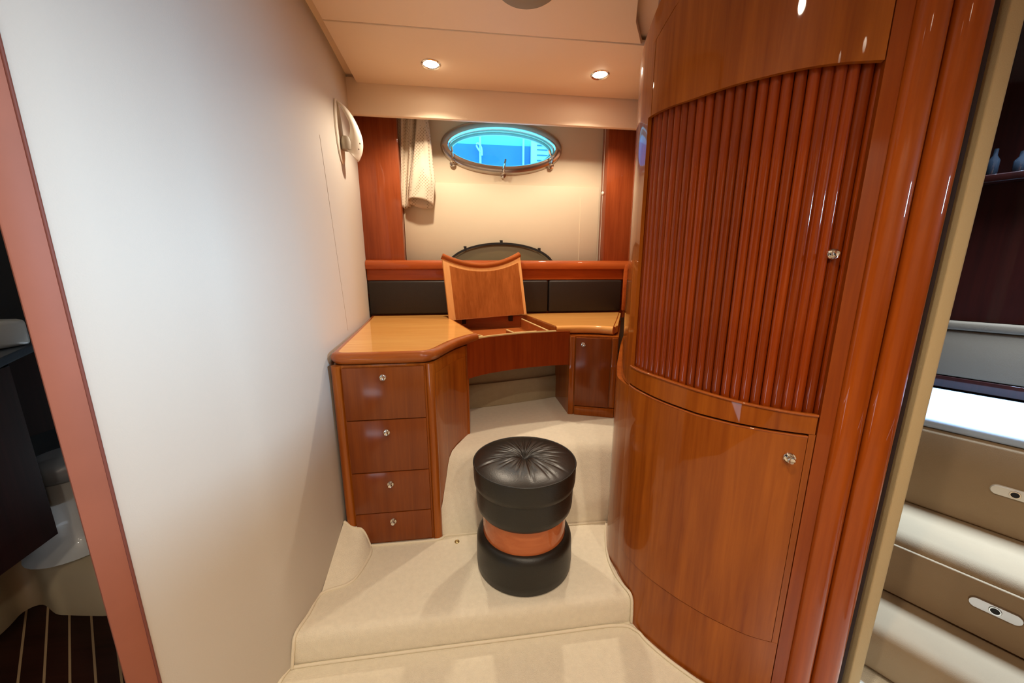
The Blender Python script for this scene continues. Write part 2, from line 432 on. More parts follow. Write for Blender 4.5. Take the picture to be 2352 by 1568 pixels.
wl = [(wall_x(y, -1.1) + .006, y, ZF + .004) for y in (.70, .74, .80, .86)]
binding(wl)
link('carpet_stud', lathe([(0, 0), (.009, 0), (.009, .003), (.007, .005), (.005, .0035), (.003, .005), (0, .005)], (-.045, 1.225, ZP), 20), BRASS, floor)

# --- ceiling
ceiling = setting('ceiling', box(-2.4, 2.8, -1.8, 2.6, .97, 1.0), CEILM)
def cpanel(poly): return setting('ceiling_panel', prism(poly, ZC, ZC + .022, bevel=.004), CEILM, parent=ceiling)
cpanel([(-.500, 1.722), (.80, 1.712), (1.10, 1.712), (1.20, 2.20), (-.503, 2.205)])
cpanel([(-.499, -1.4), (.60, -1.4), (.58, 1.0), (.612, 1.30), (.642, 1.455), (.684, 1.57), (.735, 1.64), (.78, 1.704), (.40, 1.708), (-.499, 1.716)])
setting('soffit', box(-.56, 1.14, 2.204, 2.232, .785, .955, bevel=.004), CEILM, parent=ceiling)

# --- niche back wall with an elliptical port
PX, PZ, PA, PB, YW = .265, .722, .352, .134, 2.43
N = 64
def ell(t, k=0.0): return (PX + (PA + k) * math.cos(t), PZ + (PB + k) * math.sin(t))
bm = bmesh.new(); x0, x1, z0, z1 = -.62, 1.30, ZF, .97
inner = []; outer = []; deep = []
for i in range(N):
    t = 2 * math.pi * i / N; x, z = ell(t, -.02); inner.append(bm.verts.new((x, YW, z))); deep.append(bm.verts.new((x, YW + .09, z)))
    c_, s_ = math.cos(t), math.sin(t)
    kx = ((x1 - PX) if c_ > 0 else (PX - x0)) / max(abs(c_), 1e-6); kz = ((z1 - PZ) if s_ > 0 else (PZ - z0)) / max(abs(s_), 1e-6); k = min(kx, kz)
    outer.append(bm.verts.new((PX + c_ * k, YW, PZ + s_ * k)))
for i in range(N):
    j = (i + 1) % N
    bm.faces.new((inner[i], inner[j], outer[j], outer[i])); bm.faces.new((inner[i], inner[j], deep[j], deep[i]))
for cx, cz in ((x0, z0), (x1, z0), (x1, z1), (x0, z1)):      # fill the corner triangles
    near = sorted(range(N), key=lambda i: (outer[i].co.x - cx) ** 2 + (outer[i].co.z - cz) ** 2)
    a = near[0]; cand = [(a - 1) % N, (a + 1) % N]
    on = [i for i in cand if (abs(outer[i].co.x - cx) < 1e-4) != (abs(outer[a].co.x - cx) < 1e-4)]
    if on: v = bm.verts.new((cx, YW, cz)); bm.faces.new((outer[a], outer[on[0]], v))
wall_back = setting('wall_back', bm, NICHE, smooth=30)
# wooden side columns of the niche
def column(x0, x1):
    return setting('column', box(x0, x1, 2.33, YW, .05, .96, bevel=.005), wood('cherry_column', (126, 54, 24), (166, 82, 40)), parent=wall_back)
column(-.575, -.336); column(.896, 1.12)
# port: frame, gasket, glass, latches
win = setting('window_1', sweep([(ell(2 * math.pi * i / 72, -.012)[0], YW - .008, ell(2 * math.pi * i / 72, -.012)[1]) for i in range(72)],
      [(.026, -.022), (.030, -.004), (.022, .012), (.006, .018), (-.014, .014), (-.020, 0), (-.018, -.022)], closed=True, up=(0, -1, 0)), STEEL)
link('gasket', sweep([(ell(2 * math.pi * i / 72, -.034)[0], YW + .006, ell(2 * math.pi * i / 72, -.030)[1]) for i in range(72)], circ(.003, 8), closed=True, up=(0, -1, 0)), WHITE, win)
link('outer_gasket', sweep([(ell(2 * math.pi * i / 72, -.040)[0], YW + .065, ell(2 * math.pi * i / 72, -.036)[1]) for i in range(72)], circ(.011, 8), closed=True, up=(0, -1, 0)), WHITE, win)
bm = bmesh.new(); f1 = [bm.verts.new((ell(2 * math.pi * i / 72, -.022)[0], YW + .010, ell(2 * math.pi * i / 72, -.024)[1])) for i in range(72)]; bm.faces.new(f1)
link('glass', bm, BLUEGLASS, win, smooth=0)
for x, z, lean in ((-.035, .640, 0.0), (.268, .585, 0.02), (.565, .645, -.035)):
    bm = lathe([(0, 0), (.017, 0), (.019, .006), (.017, .014), (.008, .016), (0, .016)], (x, YW - .006, z - .02), 20, axis=(0, -1, 0))
    lathe([(0, 0), (.009, 0), (.009, .022), (.006, .028), (0, .028)], (x, YW - .02, z - .010), 16, bm=bm, axis=(0, -1, 0))
    sweep([(x, YW - .040, z - .018), (x + .001, YW - .050, z + .005), (x + lean * .3, YW - .052, z + .035), (x + lean * .6, YW - .050, z + .062)], [(.006, 0), (0, .006), (-.006, 0), (0, -.006)], bm=bm)
    link('window_latch', bm, CHROME, win)
# outside: neighbouring boat seen through the port
nb = thing('neighbouring_boat', 'pale blue and white boat seen through the oval porthole glass', 'boat', (.4, 4.0, .7))
link('hull_side', box(-.6, 2.4, 4.02, 4.1, .75, 1.22), HULLB, nb)
link('hull_top', box(-.6, 2.4, 4.04, 4.1, 1.22, 1.65), HULLL, nb)
link('deck_pillar', box(.205, .225, 3.97, 4.02, .75, 1.45, bevel=.004), HULLW, nb)
link('deck_pillar', box(.64, .655, 3.97, 4.02, .75, 1.45, bevel=.004), HULLW, nb)
link('locker_door', prism([(.72, 3.96), (1.5, 3.96), (1.5, 4.0), (.72, 4.0)], .9, 1.27, bevel=.02), HULLW, nb)
for z in (1.02, 1.07, 1.12, 1.17, 1.21):
    link('louvre', box(.78, 1.4, 3.95, 3.965, z, z + .008), HULLB, nb)
link('deck_cleat', sweep(spline([(.215, 3.955, 1.13), (.18, 3.955, 1.18), (.19, 3.955, 1.21), (.225, 3.955, 1.17), (.23, 3.955, 1.10)], 5), circ(.008, 8)), HULLW, nb)

link('lower_panel', box(-.3355, .885, 2.416, YW - .0005, .05, .512, bevel=.002), NICHE, wall_back)
link('panel_joint', box(.762, .7635, 2.4145, 2.4165, .052, .45), plain('panel_joint', (236, 220, 190), .6), wall_back)
cd = thing('blind_cord', 'thin pull cord with a cream bead beside the right niche column', 'cord', (.889, 2.37, .06))
link('cord', sweep([(.889, 2.37, .95), (.8885, 2.37, .5), (.888, 2.37, .06)], circ(.0012, 6)), WHITE, cd)
link('bead', lathe([(0, -.012), (.006, -.009), (.0085, 0), (.006, .009), (0, .012)], (.889, 2.37, .469), 16), WHITE, cd, smooth=80)

# ---------------------------------------------------------------- downlights
def downlight(x, y, label, power, bulb=True, size=150):
    t = thing('downlight', label, 'ceiling light', (x, y, ZC), 'recessed downlights in the headliner')
    link('rim', lathe([(.034, .002), (.045, .001), (.046, -.003), (.042, -.006), (.036, -.004), (.033, .001)], (x, y, ZC), 32), CHROME, t)
    link('bulb', lathe([(0, -.004), (.018, -.0035), (.034, -.001), (.034, .001), (0, .001)], (x, y, ZC), 24), LAMP, t)
    spot('downlight_lamp', (x, y, ZC - .012), power, size, .5)
downlight(-.114, 1.976, 'left of the two lit downlights above the vanity niche', 20, size=134)
downlight(.694, 1.963, 'right of the two lit downlights, near the curved cabinet', 20, size=134)
# ceiling disc
o = link('ceiling_vent', lathe([(0, .0), (.104, .0), (.106, -.006), (.098, -.012), (.06, -.016), (0, -.018)], (.245, 1.44, ZC), 48), GREYDISC)
tag(o, 'round grey perforated disc in the ceiling at the top of the photo', 'vent')

# ---------------------------------------------------------------- wall sconce
sy = 1.93
sn = thing('wall_sconce', 'cream curved wall sconce on the left wall beside the niche', 'wall lamp', (-.52, sy, .47))
bm = bmesh.new(); rr = []
for off in (0.001, .007):
    ring = []
    for i in range(40):
        t = 2 * math.pi * i / 40; z = .610 + .135 * math.sin(t); y = sy + .062 * math.cos(t) * (1 - .12 * math.sin(t))
        ring.append(bm.verts.new((wall_x(y, z) + off, y, z)))
    rr.append(ring)
for i in range(40): bm.faces.new((rr[0][i], rr[0][(i + 1) % 40], rr[1][(i + 1) % 40], rr[1][i]))
bm.faces.new(rr[1])
link('wall_plate', bm, WHITE, sn, smooth=40)
ctr_p = spline([(.006, 0, .744), (.034, 0, .726), (.062, 0, .690), (.084, 0, .640), (.096, 0, .590), (.092, 0, .545), (.078, 0, .512), (.066, 0, .494)], 4)
edg_p = spline([(.006, 0, .742), (.018, 0, .722), (.038, 0, .690), (.056, 0, .645), (.052, 0, .600), (.034, 0, .566), (.024, 0, .545), (.036, 0, .534)], 4)
bm = bmesh.new(); rows = []
for j in range(13):
    v = -1 + 2 * j / 12; sy2 = sy + .022; k = math.sqrt(max(0, 1 - abs(v) ** 2.6)); row = []
    for i, (a, b) in enumerate(zip(ctr_p, edg_p)):
        g = i / (len(ctr_p) - 1); hw = .020 + .020 * min(1, g / .35)
        z = b.z + (a.z - b.z) * k; row.append(bm.verts.new((wall_x(sy, z) + b.x + (a.x - b.x) * k, sy2 + v * hw, z)))
    rows.append(row)
for A, B in zip(rows, rows[1:]):
    for i in range(len(A) - 1): bm.faces.new((A[i], A[i + 1], B[i + 1], B[i]))
sd = link('shade', bm, WHITE, sn, smooth=70)
md = sd.modifiers.new('thickness', 'SOLIDIFY'); md.thickness = .004
link('lamp_holder', lathe([(0, 0), (.024, 0), (.026, .03), (.020, .055), (0, .06)], (wall_x(sy, .53) + .030, sy - .004, .535), 20), plain('grey_lamp_holder', (150, 138, 120), .5), sn, smooth=50)
for z, dy in ((.560, -.020), (.535, -.026)):
    link('screw', lathe([(0, 0), (.0035, 0), (.0025, .002), (0, .002)], (wall_x(sy, z) + (.092 if z > .55 else .086), sy + dy, z), 10, axis=(.8, -.5, -.1)), STEEL, sn)

# ---------------------------------------------------------------- curtain
def ripple_cloth(levels, nseg, close, thick=.0025):
    bm = bmesh.new(); rows = []
    for L in levels: rows.append([bm.verts.new(p) for p in L])
    for A, B in zip(rows, rows[1:]):
        m = len(A)
        for i in range(m if close else m - 1): bm.faces.new((A[i], A[(i + 1) % m], B[(i + 1) % m], B[i]))
    return bm
cu = thing('curtain', 'patterned beige curtain gathered against the left niche column', 'curtain', (-.25, 2.37, .36))
lev = []
for k in range(29):                                       # gathered flat folds at the column
    f = k / 28; z = .93 - f * .57; row = []
    x0 = -.356; x1 = -.20 + (-.09) * f
    for i in range(41):
        u = i / 40; x = x0 + (x1 - x0) * u
        y = 2.392 + .016 * math.sin(u * (17 - 5 * f) + 1.2 * f) * (1 - .25 * f) + .006 * math.sin(u * 31 + 4 * f)
        row.append((x, y, z + (.006 * math.sin(u * 9) if k == 28 else 0)))
    lev.append(row)
link('pleated_fold', ripple_cloth(lev, 41, False), CURT, cu, smooth=60)
lev = []
for k in range(33):                                       # open sleeve of cloth
    f = k / 32; z_ = .93 - .548 * f
    def tab(z, T):
        for (z0_, v0_), (z1_, v1_) in zip(T, T[1:]):
            if z >= z1_: return v0_ + (v1_ - v0_) * (z0_ - z) / (z0_ - z1_)
        return T[-1][1]
    xl_ = tab(z_, ((.93, -.222), (.84, -.226), (.70, -.246), (.5, -.284), (.38, -.300))); xr_ = tab(z_, ((.93, -.178), (.84, -.170), (.70, -.154), (.5, -.138), (.38, -.158)))
    cx = (xl_ + xr_) / 2; hw = (xr_ - xl_) / 2; hd = .008 + .024 * f
    row = []
    for i in range(56):
        t = 2 * math.pi * i / 56
        rp = 1 + (.10 * math.sin(5 * t + 2.0 * f) + .07 * math.sin(9 * t - 3 * f)) * (1 - .8 * f) + .03 * math.sin(3 * t + 7 * f)
        x = cx + hw * math.cos(t) * rp; y = 2.360 - .004 * f + hd * math.sin(t) * rp
        if math.cos(t) > .2: y += .008 * math.sin(12 * f) * (1 - f)
        z = .93 - .548 * f
        if f > .9: z += (f - .9) * 10 * (-.022 * math.sin(t) - .014 * math.cos(t))
        row.append((x, y, z))
    lev.append(row)
link('sleeve', ripple_cloth(lev, 56, True), CURT, cu, smooth=60)
for o in cu.children:
    md = o.modifiers.new('thickness', 'SOLIDIFY'); md.thickness = .0025

# ---------------------------------------------------------------- oval screen leaning behind the rail
ov = thing('window_screen', 'black framed oval insect screen standing behind the wooden rail', 'screen', (.255, 2.40, -.12))
ea, eb, ez = .338, .150, .012
def ell2(t, k=0): return (.253 + (ea + k) * math.cos(t), ez + (eb + k) * math.sin(t))
def lean_y(z): return 2.378 + .024 * (z + .14) / .3
link('frame', sweep([(ell2(2 * math.pi * i / 64)[0], lean_y(ell2(2 * math.pi * i / 64)[1]), ell2(2 * math.pi * i / 64)[1]) for i in range(64)], [(.006, -.008), (.006, .008), (-.006, .008), (-.006, -.008)], closed=True, up=(0, -1, 0)), RUBBER, ov)
bm = bmesh.new(); bm.faces.new([bm.verts.new((ell2(2 * math.pi * i / 64, -.004)[0], lean_y(ell2(2 * math.pi * i / 64)[1]), ell2(2 * math.pi * i / 64, -.004)[1])) for i in range(64)])
link('mesh_panel', bm, MESH, ov, smooth=0)
for t in (1.18 * math.pi / 2 + .45, math.pi / 2, math.pi / 2 - .80):
    x, z = ell2(t); bm = box(x - .008, x + .008, lean_y(z) - .008, lean_y(z) + .004, z - .002, z + .020, bevel=.002); box(x - .011, x + .004, lean_y(z) - .009, lean_y(z) - .002, z + .012, z + .020, bm=bm)
    link('clip', bm, RUBBER, ov)

# ---------------------------------------------------------------- rail and cushions behind the vanity
rl = thing('wooden_rail', 'cherry wood rail with rounded top running behind the vanity', 'rail', (.25, 2.33, 0))
xr0, xr1 = -.552, 1.070
link('rounded_top', sweep([(xr0, 2.315, .026), (xr1, 2.315, .026)], [(.030, -.020), (.034, -.004), (.032, .012), (.022, .026), (.004, .031), (-.020, .031), (-.020, -.022), (.02, -.024)]), CHERRY_H, rl)
link('face_panel', box(xr0, xr1, 2.305, 2.335, -.060, .004, bevel=.002), CHERRY_H, rl)
link('shelf_ledge', box(xr0 - .02, xr1, 2.330, YW - .001, -.16, -.14), CHERRY_H, rl)
link('back_board', box(xr0, xr1, 2.3365, 2.35, -.31, -.055), CHERRY_H, rl)
link('end_stile', box(1.024, 1.066, 2.276, 2.304, -.262, .035, bevel=.010), CHERRY_H, rl)
def cushion(x0, x1, label):
    bm = box(x0, x1, 2.296, 2.336, -.264, -.064, bevel=.012, seg=4)
    o = link('back_cushion', bm, LEATHER_P, smooth=60); tag(o, label, 'cushion', 'leather back cushions behind the vanity')
cushion(xr0 + .004, .536, 'long dark leather back cushion, left and wider one')
cushion(.540, 1.021, 'shorter dark leather back cushion beside the curved cabinet')

# ================================================================ VANITY
ZT = -.270
# --- drawer unit
du = thing('drawer_unit', 'cherry wood pedestal with four drawers under the vanity left side', 'drawer cabinet', (-.27, 1.4, ZP))
arc2 = [(p.x, p.y) for p in ARC]
body = [(-.440, 1.29), (-.432, 1.266), (-.410, 1.258), (-.136, 1.258)] + [(x - .0, y + .004) for x, y in arc2] + [(.012, 1.62), (.004, 2.28), (-.535, 2.28), (-.492, 1.90), (-.455, 1.50)]
link('carcass', prism(body, ZP, -.357), CHERRY, du)
link('carcass_top', prism(body[:-5] + [(.010, 1.57), (-.125, 2.28), (-.535, 2.28), (-.492, 1.90), (-.455, 1.50)], -.3565, -.312), CHERRY, du)
link('corner_post', lathe([(0, 0), (.017, 0), (.017, .686), (0, .686)], (-.4245, 1.264, ZP + .001), 20), CHERRY, du)
link('corner_post', lathe([(0, 0), (.0165, 0), (.0165, .686), (0, .686)], (-.1165, 1.262, ZP + .001), 20), CHERRY, du)
link('corner_post', lathe([(0, 0), (.009, 0), (.009, .402), (0, .402)], (.010, 1.552, -.715), 16), CHERRY, du)
dz = [(-.320, -.505, -.355), (-.508, -.703, -.553), (-.706, -.866, -.752), (-.869, -.988, -.903)]
for zt_, zb_, zk in dz:
    d = link('drawer', box(-.404, -.1375, 1.246, 1.262, zb_, zt_, bevel=.0015), CHERRY_DRAWER, du)
    knob('knob', (-.2735, 1.246, zk), (0, -1, 0), d, .95)
# --- right cupboard
cu2 = thing('small_cupboard', 'narrow cherry wood cupboard under the vanity right side', 'cupboard', (.65, 1.8, ZU))
A2, B2 = Vector((.515, 1.722)), Vector((.728, 1.640))
dd = (B2 - A2).normalized(); nn = Vector((dd.y, -dd.x))            # nn points to the viewer
link('carcass', prism([(A2.x, A2.y), (B2.x, B2.y), (.765, 1.72), (.985, 2.20), (.98, 2.28), (.515, 2.28)], ZU, -.312), CHERRY, cu2)
def face(t0, t1, o0, o1, z0, z1, m, name, par, bv=.0015):
    a = A2 + dd * t0 + nn * o0; b = A2 + dd * t1 + nn * o0; c = A2 + dd * t1 + nn * o1; d = A2 + dd * t0 + nn * o1
    return link(name, prism([a, b, c, d], z0, z1, bevel=bv), m, par)
face(0.0, .028, 0.0, .012, ZU, -.315, CHERRY, 'stile', cu2, .005)
dr = face(.032, .196, 0, .012, -.664, -.320, CHERRY_DRAWER, 'door', cu2)
kp = A2 + dd * .066 + nn * .012; knob('knob', (kp.x, kp.y, -.353), (nn.x, nn.y, 0), dr, .95)
face(.032, .226, 0, .012, ZU, -.668, CHERRY, 'plinth', cu2, .004)
face(.200, .226, 0, .010, -.664, -.315, CHERRY, 'stile', cu2, .003)
# --- top
vt = thing('vanity_top', 'brightly lit cherry vanity worktop with raised lid and open tray', 'worktop', (.2, 1.9, ZT))
OP = [(.047, 1.600), (-.110, 2.255), (.388, 2.225), (.455, 1.765)]
front = [(-.425, 1.275), (-.405, 1.268), (-.14, 1.268), (-.118, 1.285), (-.095, 1.335), (-.066, 1.42), (-.035, 1.49), (.010, 1.558), (.047, 1.600)]
left_board = front + [(-.110, 2.255), (-.110, 2.292), (-.530, 2.292), (-.486, 1.90), (-.448, 1.50)]
link('left_board', prism(left_board, ZT - .034, ZT, bevel=.001, seg=1), CHERRY_LIT_TOP, vt)
link('back_board', prism([(-.110, 2.255), (.388, 2.225), (.388, 2.292), (-.110, 2.292)], ZT - .034, ZT), CHERRY_LIT_TOP, vt)
link('right_board', prism([(.388, 2.225), (.455, 1.765), (.52, 1.768), (.60, 1.762), (.67, 1.74), (.735, 1.70), (.765, 1.74), (1.0, 2.24), (1.0, 2.292), (.388, 2.292)], ZT - .034, ZT, bevel=.001, seg=1), CHERRY_LIT_TOP, vt)
bull = [(.020, -.006), (.022, .004), (.016, .015), (.004, .020), (-.012, .018), (-.016, .012), (-.014, -.018), (.0, -.022), (.012, -.017)]
path = [(-.528, 2.285, 0), (-.485, 1.90, 0), (-.446, 1.50, 0), (-.427, 1.31, 0), (-.418, 1.278, 0), (-.392, 1.264, 0), (-.30, 1.262, 0), (-.17, 1.262, 0), (-.135, 1.266, 0), (-.108, 1.295, 0), (-.084, 1.36, 0), (-.060, 1.425, 0), (-.028, 1.492, 0), (.012, 1.555, 0), (.050, 1.597, 0)]
P3 = [Vector((p.x, p.y, -.289)) for p in spline(path, 6)]
link('edge_moulding', sweep(P3, [(a, b) for a, b in bull]), CHERRY_TRIM, vt, smooth=60)
path = [(.452, 1.762, 0), (.52, 1.765, 0), (.60, 1.758, 0), (.67, 1.736, 0), (.725, 1.700, 0)]
P4 = [Vector((p.x, p.y, -.289)) for p in spline(path, 6)]
link('edge_moulding', sweep(P4, bull), CHERRY_LIT_TOP, vt, smooth=60)
link('edge_moulding', sweep([(.725, 1.70, -.289), (.85, 1.955, -.289), (.985, 2.24, -.289)], [(a * .5, b) for a, b in bull]), CHERRY_TRIM, vt, smooth=60)
# apron
AP = spline([(.014, 1.540, 0), (.075, 1.592, 0), (.147, 1.633, 0), (.274, 1.684, 0), (.40, 1.712, 0), (.514, 1.722, 0)], 5)
apo = [(p.x, p.y) for p in AP]; api = [(p.x - .008, p.y + .018) for p in AP][::-1]
link('apron', prism(apo + api, -.459, -.292), wood('cherry_apron', (118, 40, 10), (158, 68, 22), axis='z'), vt)
ape = spline([(.040, 1.566, 0), (.10, 1.608, 0), (.16, 1.640, 0), (.274, 1.686, 0), (.36, 1.706, 0), (.445, 1.718, 0)], 5)
link('apron_lip', prism([(p.x, p.y) for p in ape] + [(p.x - .003, p.y + .009) for p in ape][::-1], -.292, -.286), MAPLE, vt)
# tray
ins = [(.052, 1.618), (-.098, 2.245), (.380, 2.215), (.444, 1.775)]
tray_poly = [(.055, 1.59)] + [(-.100, 2.245), (.378, 2.215), (.446, 1.735), (.27, 1.70), (.147, 1.655)]
link('tray_floor', prism(tray_poly, -.352, -.344), TRAYW, vt)
def board(p, q, z0, z1, t, m, name):
    p = Vector(p); q = Vector(q); d = (q - p).normalized(); s = Vector((-d.y, d.x)) * t / 2
    return link(name, prism([p - s, q - s, q + s, p + s], z0, z1), m, vt)
board((.052, 1.60), (-.104, 2.25), -.352, ZT - .001, .006, CHERRY_TRIM, 'tray_side')
board((-.106, 2.248), (.384, 2.219), -.352, ZT - .001, .006, CHERRY_TRIM, 'tray_side')
board((.386, 2.215), (.450, 1.745), -.352, ZT - .001, .006, CHERRY_TRIM, 'tray_side')
for p, q in (((.352, 2.19), (.409, 1.742)), ((.212, 1.79), (.236, 1.700)), ((.236, 1.704), (.350, 1.734)), ((.040, 1.70), (.082, 1.632)), ((.054, 1.606), (.086, 1.630))):
    board(p, q, -.345, -.291, .006, TRAYW, 'divider')
    board(p, q, -.291, -.287, .0065, MAPLE, 'divider_edge')
# lid
BL, BR = Vector((-.074, 2.085, -.278)), Vector((.384, 2.205, -.262)); TL, TR = Vector((-.105, 2.140, .077)), Vector((.348, 2.256, .091))
def lidp(u, v, off=0.0):
    top = TL.lerp(TR, u) - (TL - BL).normalized() * .060 * 4 * u * (1 - u)
    p = BL.lerp(BR, u).lerp(top, v)
    nrm = (BR - BL).cross(TL - BL).normalized()
    if nrm.y > 0: nrm = -nrm
    return p + nrm * off
def lid_slab(u0, u1, v0, v1, o0, o1, n=16):
    bm = bmesh.new(); rows = []
    for i in range(n + 1):
        u = u0 + (u1 - u0) * i / n
        rows.append([bm.verts.new(lidp(u, v0, o0)), bm.verts.new(lidp(u, v1, o0)), bm.verts.new(lidp(u, v1, o1)), bm.verts.new(lidp(u, v0, o1))])
    for A, B in zip(rows, rows[1:]):
        for k in range(4): bm.faces.new((A[k], A[(k + 1) % 4], B[(k + 1) % 4], B[k]))
    bm.faces.new(rows[0]); bm.faces.new(rows[-1]); return bm
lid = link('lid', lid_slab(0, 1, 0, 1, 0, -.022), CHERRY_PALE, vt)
link('lid_inner_panel', lid_slab(.075, .962, .012, .885, .0015, -.001), CHERRY_LID, lid)
link('lid_edge', sweep([lidp(i / 20, 1, -.008) for i in range(21)], circ(.0165, 12)), CHERRY_TRIM, lid, smooth=60)
for x, y, z in ((.006, 2.2, -.294), (.286, 2.2, -.282)):
    link('hinge', box(x - .012, x + .012, 2.19, 2.225, z - .02, z + .012, bevel=.003), DARK, vt)

# ================================================================ TAMBOUR CABINET
tc = thing('tambour_cabinet', 'tall curved cherry cabinet with vertical roller slats and lower door', 'cabinet', (.75, .95, ZF))
s26, s487, s507 = S(26.0), S(49.0), S(50.6)
s_u0, s_u1 = S(26.35), s487 + .0015
def lerpt(tab):
    def f(s):
        p, _, _ = cab(s); a = math.degrees(math.atan2(p.x, p.y))
        for (a0, z0_), (a1, z1_) in zip(tab, tab[1:]):
            if a <= a1: return z0_ + (z1_ - z0_) * max(0, (a - a0)) / (a1 - a0)
        return tab[-1][1]
    return f
zrt = lerpt([(a, q * math.hypot(*cab(S(a))[0])) for a, q in ((26.06, .3448), (31, .370), (36.3, .385), (42.5, .3862), (49.2, .3646))])
zrb = lerpt([(a, q * math.hypot(*cab(S(a))[0])) for a, q in ((25.6, -.2435), (30.45, -.2744), (35.2, -.2945), (40.67, -.3091), (45.5, -.3117), (48.6, -.3083))])
zdr = lerpt([(a, q * math.hypot(*cab(S(a))[0])) for a, q in ((25.35, -.2884), (29.5, -.3289), (35.5, -.3573), (41, -.3655), (45.9, -.3617), (48.5, -.3564))])
zdt = lerpt([(26.1, .553), (27.4, .575), (28.7, .597), (35, .615)])
ztop = lerpt([(24.9, .596), (26.5, .634), (28.7, .655), (35, .67)])
link('recessed_fascia', strip(0, s507, .50, .968, -.045, -.055, 60), plain('mauve_fascia', (142, 104, 84), .7), tc)
link('left_side', strip(0, s26, -.34, ztop, 0, -.010, 60), CHERRY, tc)
link('lower_left_side', strip(0, s26, ZF, -.343, lambda s: .016 * min(1, (s26 - s) / .10), -.010, 60), CHERRY, tc)
link('frame_header', strip(s26, s_u1, zdt, ztop, 0, -.010, 24), CHERRY, tc)
link('upper_door', strip(s_u0, s_u1, lambda s: zrt(s), lambda s: zdt(s) - .002, 0.0, -.010, 30), CHERRY, tc)
link('frame_strip', strip(s26, s_u0 - .0025, lambda s: zrt(s) + .0, zdt, 0, -.010, 3), CHERRY, tc)
link('right_stile', strip(s_u1 + .0020, s507, ZF, ztop, 0, -.020, 6), CHERRY_RED, tc)
link('middle_rail', strip(s26, s487, lambda s: zdr(s) + .003, zrb, 0, -.010, 24), CHERRY, tc)
link('rail_lip', sweep([(cab(s26 + (s487 - s26) * i / 24, .001)[0].x, cab(s26 + (s487 - s26) * i / 24, .001)[0].y, zrb(s26 + (s487 - s26) * i / 24) - .001) for i in range(25)], circ(.0028, 8)), CHERRY_TRIM, tc, smooth=60)
s_d0, s_d1 = s26 + .001, S(48.3)
door = link('lower_door', strip(s_d0, s_d1, -.888, lambda s: zdr(s) - .002, .003, -.010, 26), CHERRY, tc)
link('door_edge', sweep([(cab(s_d0 + (s_d1 - s_d0) * i / 24, .002)[0].x, cab(s_d0 + (s_d1 - s_d0) * i / 24, .002)[0].y, zdr(s_d0 + (s_d1 - s_d0) * i / 24) - .003) for i in range(25)], circ(.0022, 8)), CHERRY_TRIM, door, smooth=60)
link('bottom_rail', strip(s26, s_u1, ZF, -.892, 0, -.010, 24), CHERRY, tc)
link('lower_stile', strip(s_d1 + .0025, s_u1, -.8915, lambda s: zdr(s) + .002, 0, -.010, 3), CHERRY, tc)
link('dark_backing', strip(s26 - .01, s507, ZF + .01, .90, -.034, -.042, 24), DARK, tc)
p, nr, _ = cab(S(46.8), .003); knob('knob', (p.x, p.y, -.4191 * math.hypot(p.x, p.y)), (nr.x, nr.y, 0), door)
p, nr, _ = cab(S(47.96), -.004); p -= Vector((nr.x, nr.y)) * .008; knob('slat_knob', (p.x, p.y, .0311 * math.hypot(p.x, p.y)), (nr.x, nr.y, 0), tc, .85)
# slats: one shared mesh, one object each
ns = int(round((s487 - s26 - .004) / .0212)); print('SLATS', ns); pitch = (s487 - s26 - .004) / ns; r_ = pitch / 2 * .93
bm = bmesh.new(); prof = [(r_ * math.cos(math.pi * k / 8), r_ * .85 * math.sin(math.pi * k / 8)) for k in range(9)] + [(-r_, -.004), (r_, -.004)]
lo_ = [bm.verts.new((a, b, 0)) for a, b in prof]; hi_ = [bm.verts.new((a, b, 1)) for a, b in prof]; m_ = len(prof)
bm.faces.new(lo_[::-1]); bm.faces.new(hi_)
for k in range(m_): bm.faces.new((lo_[k], lo_[(k + 1) % m_], hi_[(k + 1) % m_], hi_[k]))
slat_me = bpy.data.meshes.new('tambour_slat'); bm.to_mesh(slat_me); bm.free(); slat_me.materials.append(CHERRY_TAMBOUR)
for pl in slat_me.polygons: pl.use_smooth = True
slat_me.set_sharp_from_angle(angle=R(50))
for i in range(-1, ns + 1):
    s = s26 + .002 + pitch * (i + .5); p, nr, d_ = cab(s, -.0200)
    o = bpy.data.objects.new('tambour_slat', slat_me); C.objects.link(o); o.parent = tc
    zb_, zt_ = zrb(s) - .014, zrt(s) + .014
    o.location = Vector((p.x, p.y, zb_ + H)) - ORIG[tc.name]
    o.rotation_euler = (0, 0, math.atan2(nr.y, nr.x) - math.pi / 2); o.scale = (1, 1, zt_ - zb_)

# ================================================================ RIGHT DOORWAY
pd = Vector((.925, -.38)).normalized(); pn = Vector((-.38, -.925)).normalized(); p0, _, _ = cab(s507)
door_2 = setting('door_2', prism([p0 + pn * -.004, p0 + pd * .115 + pn * -.004, p0 + pd * .115 + pn * -.045, p0 + pn * -.045], ZF, .965), DARK)
def moulding(t0, t1, bulge, m, name, flat=.5):
    pts = []
    for k in range(13):
        a = math.pi * k / 12; t = t0 + (t1 - t0) * (1 - math.cos(a)) / 2
        pts.append(p0 + pd * t + pn * (bulge * math.sin(a) ** flat))
    pts = [p0 + pd * t0 + pn * -.02] + pts + [p0 + pd * t1 + pn * -.02]
    return link(name, prism(pts, ZF, .966), m, door_2, smooth=50)
moulding(.0005, .048, .016, CHERRY_POST, 'moulding', .7)
moulding(.052, .103, .014, CHERRY_POST, 'moulding', .8)
link('padded_edge', prism([(.897, .590), (.921, .585), (.944, .600), (.960, .618), (.952, .650), (.905, .640)], ZF, .966, bevel=.003), BEIGE, door_2, smooth=60)
setting('wall_right', prism([(.905, .642), (.93, .642), (1.19, 2.44), (1.165, 2.44)], ZF, .969), TAUPE)
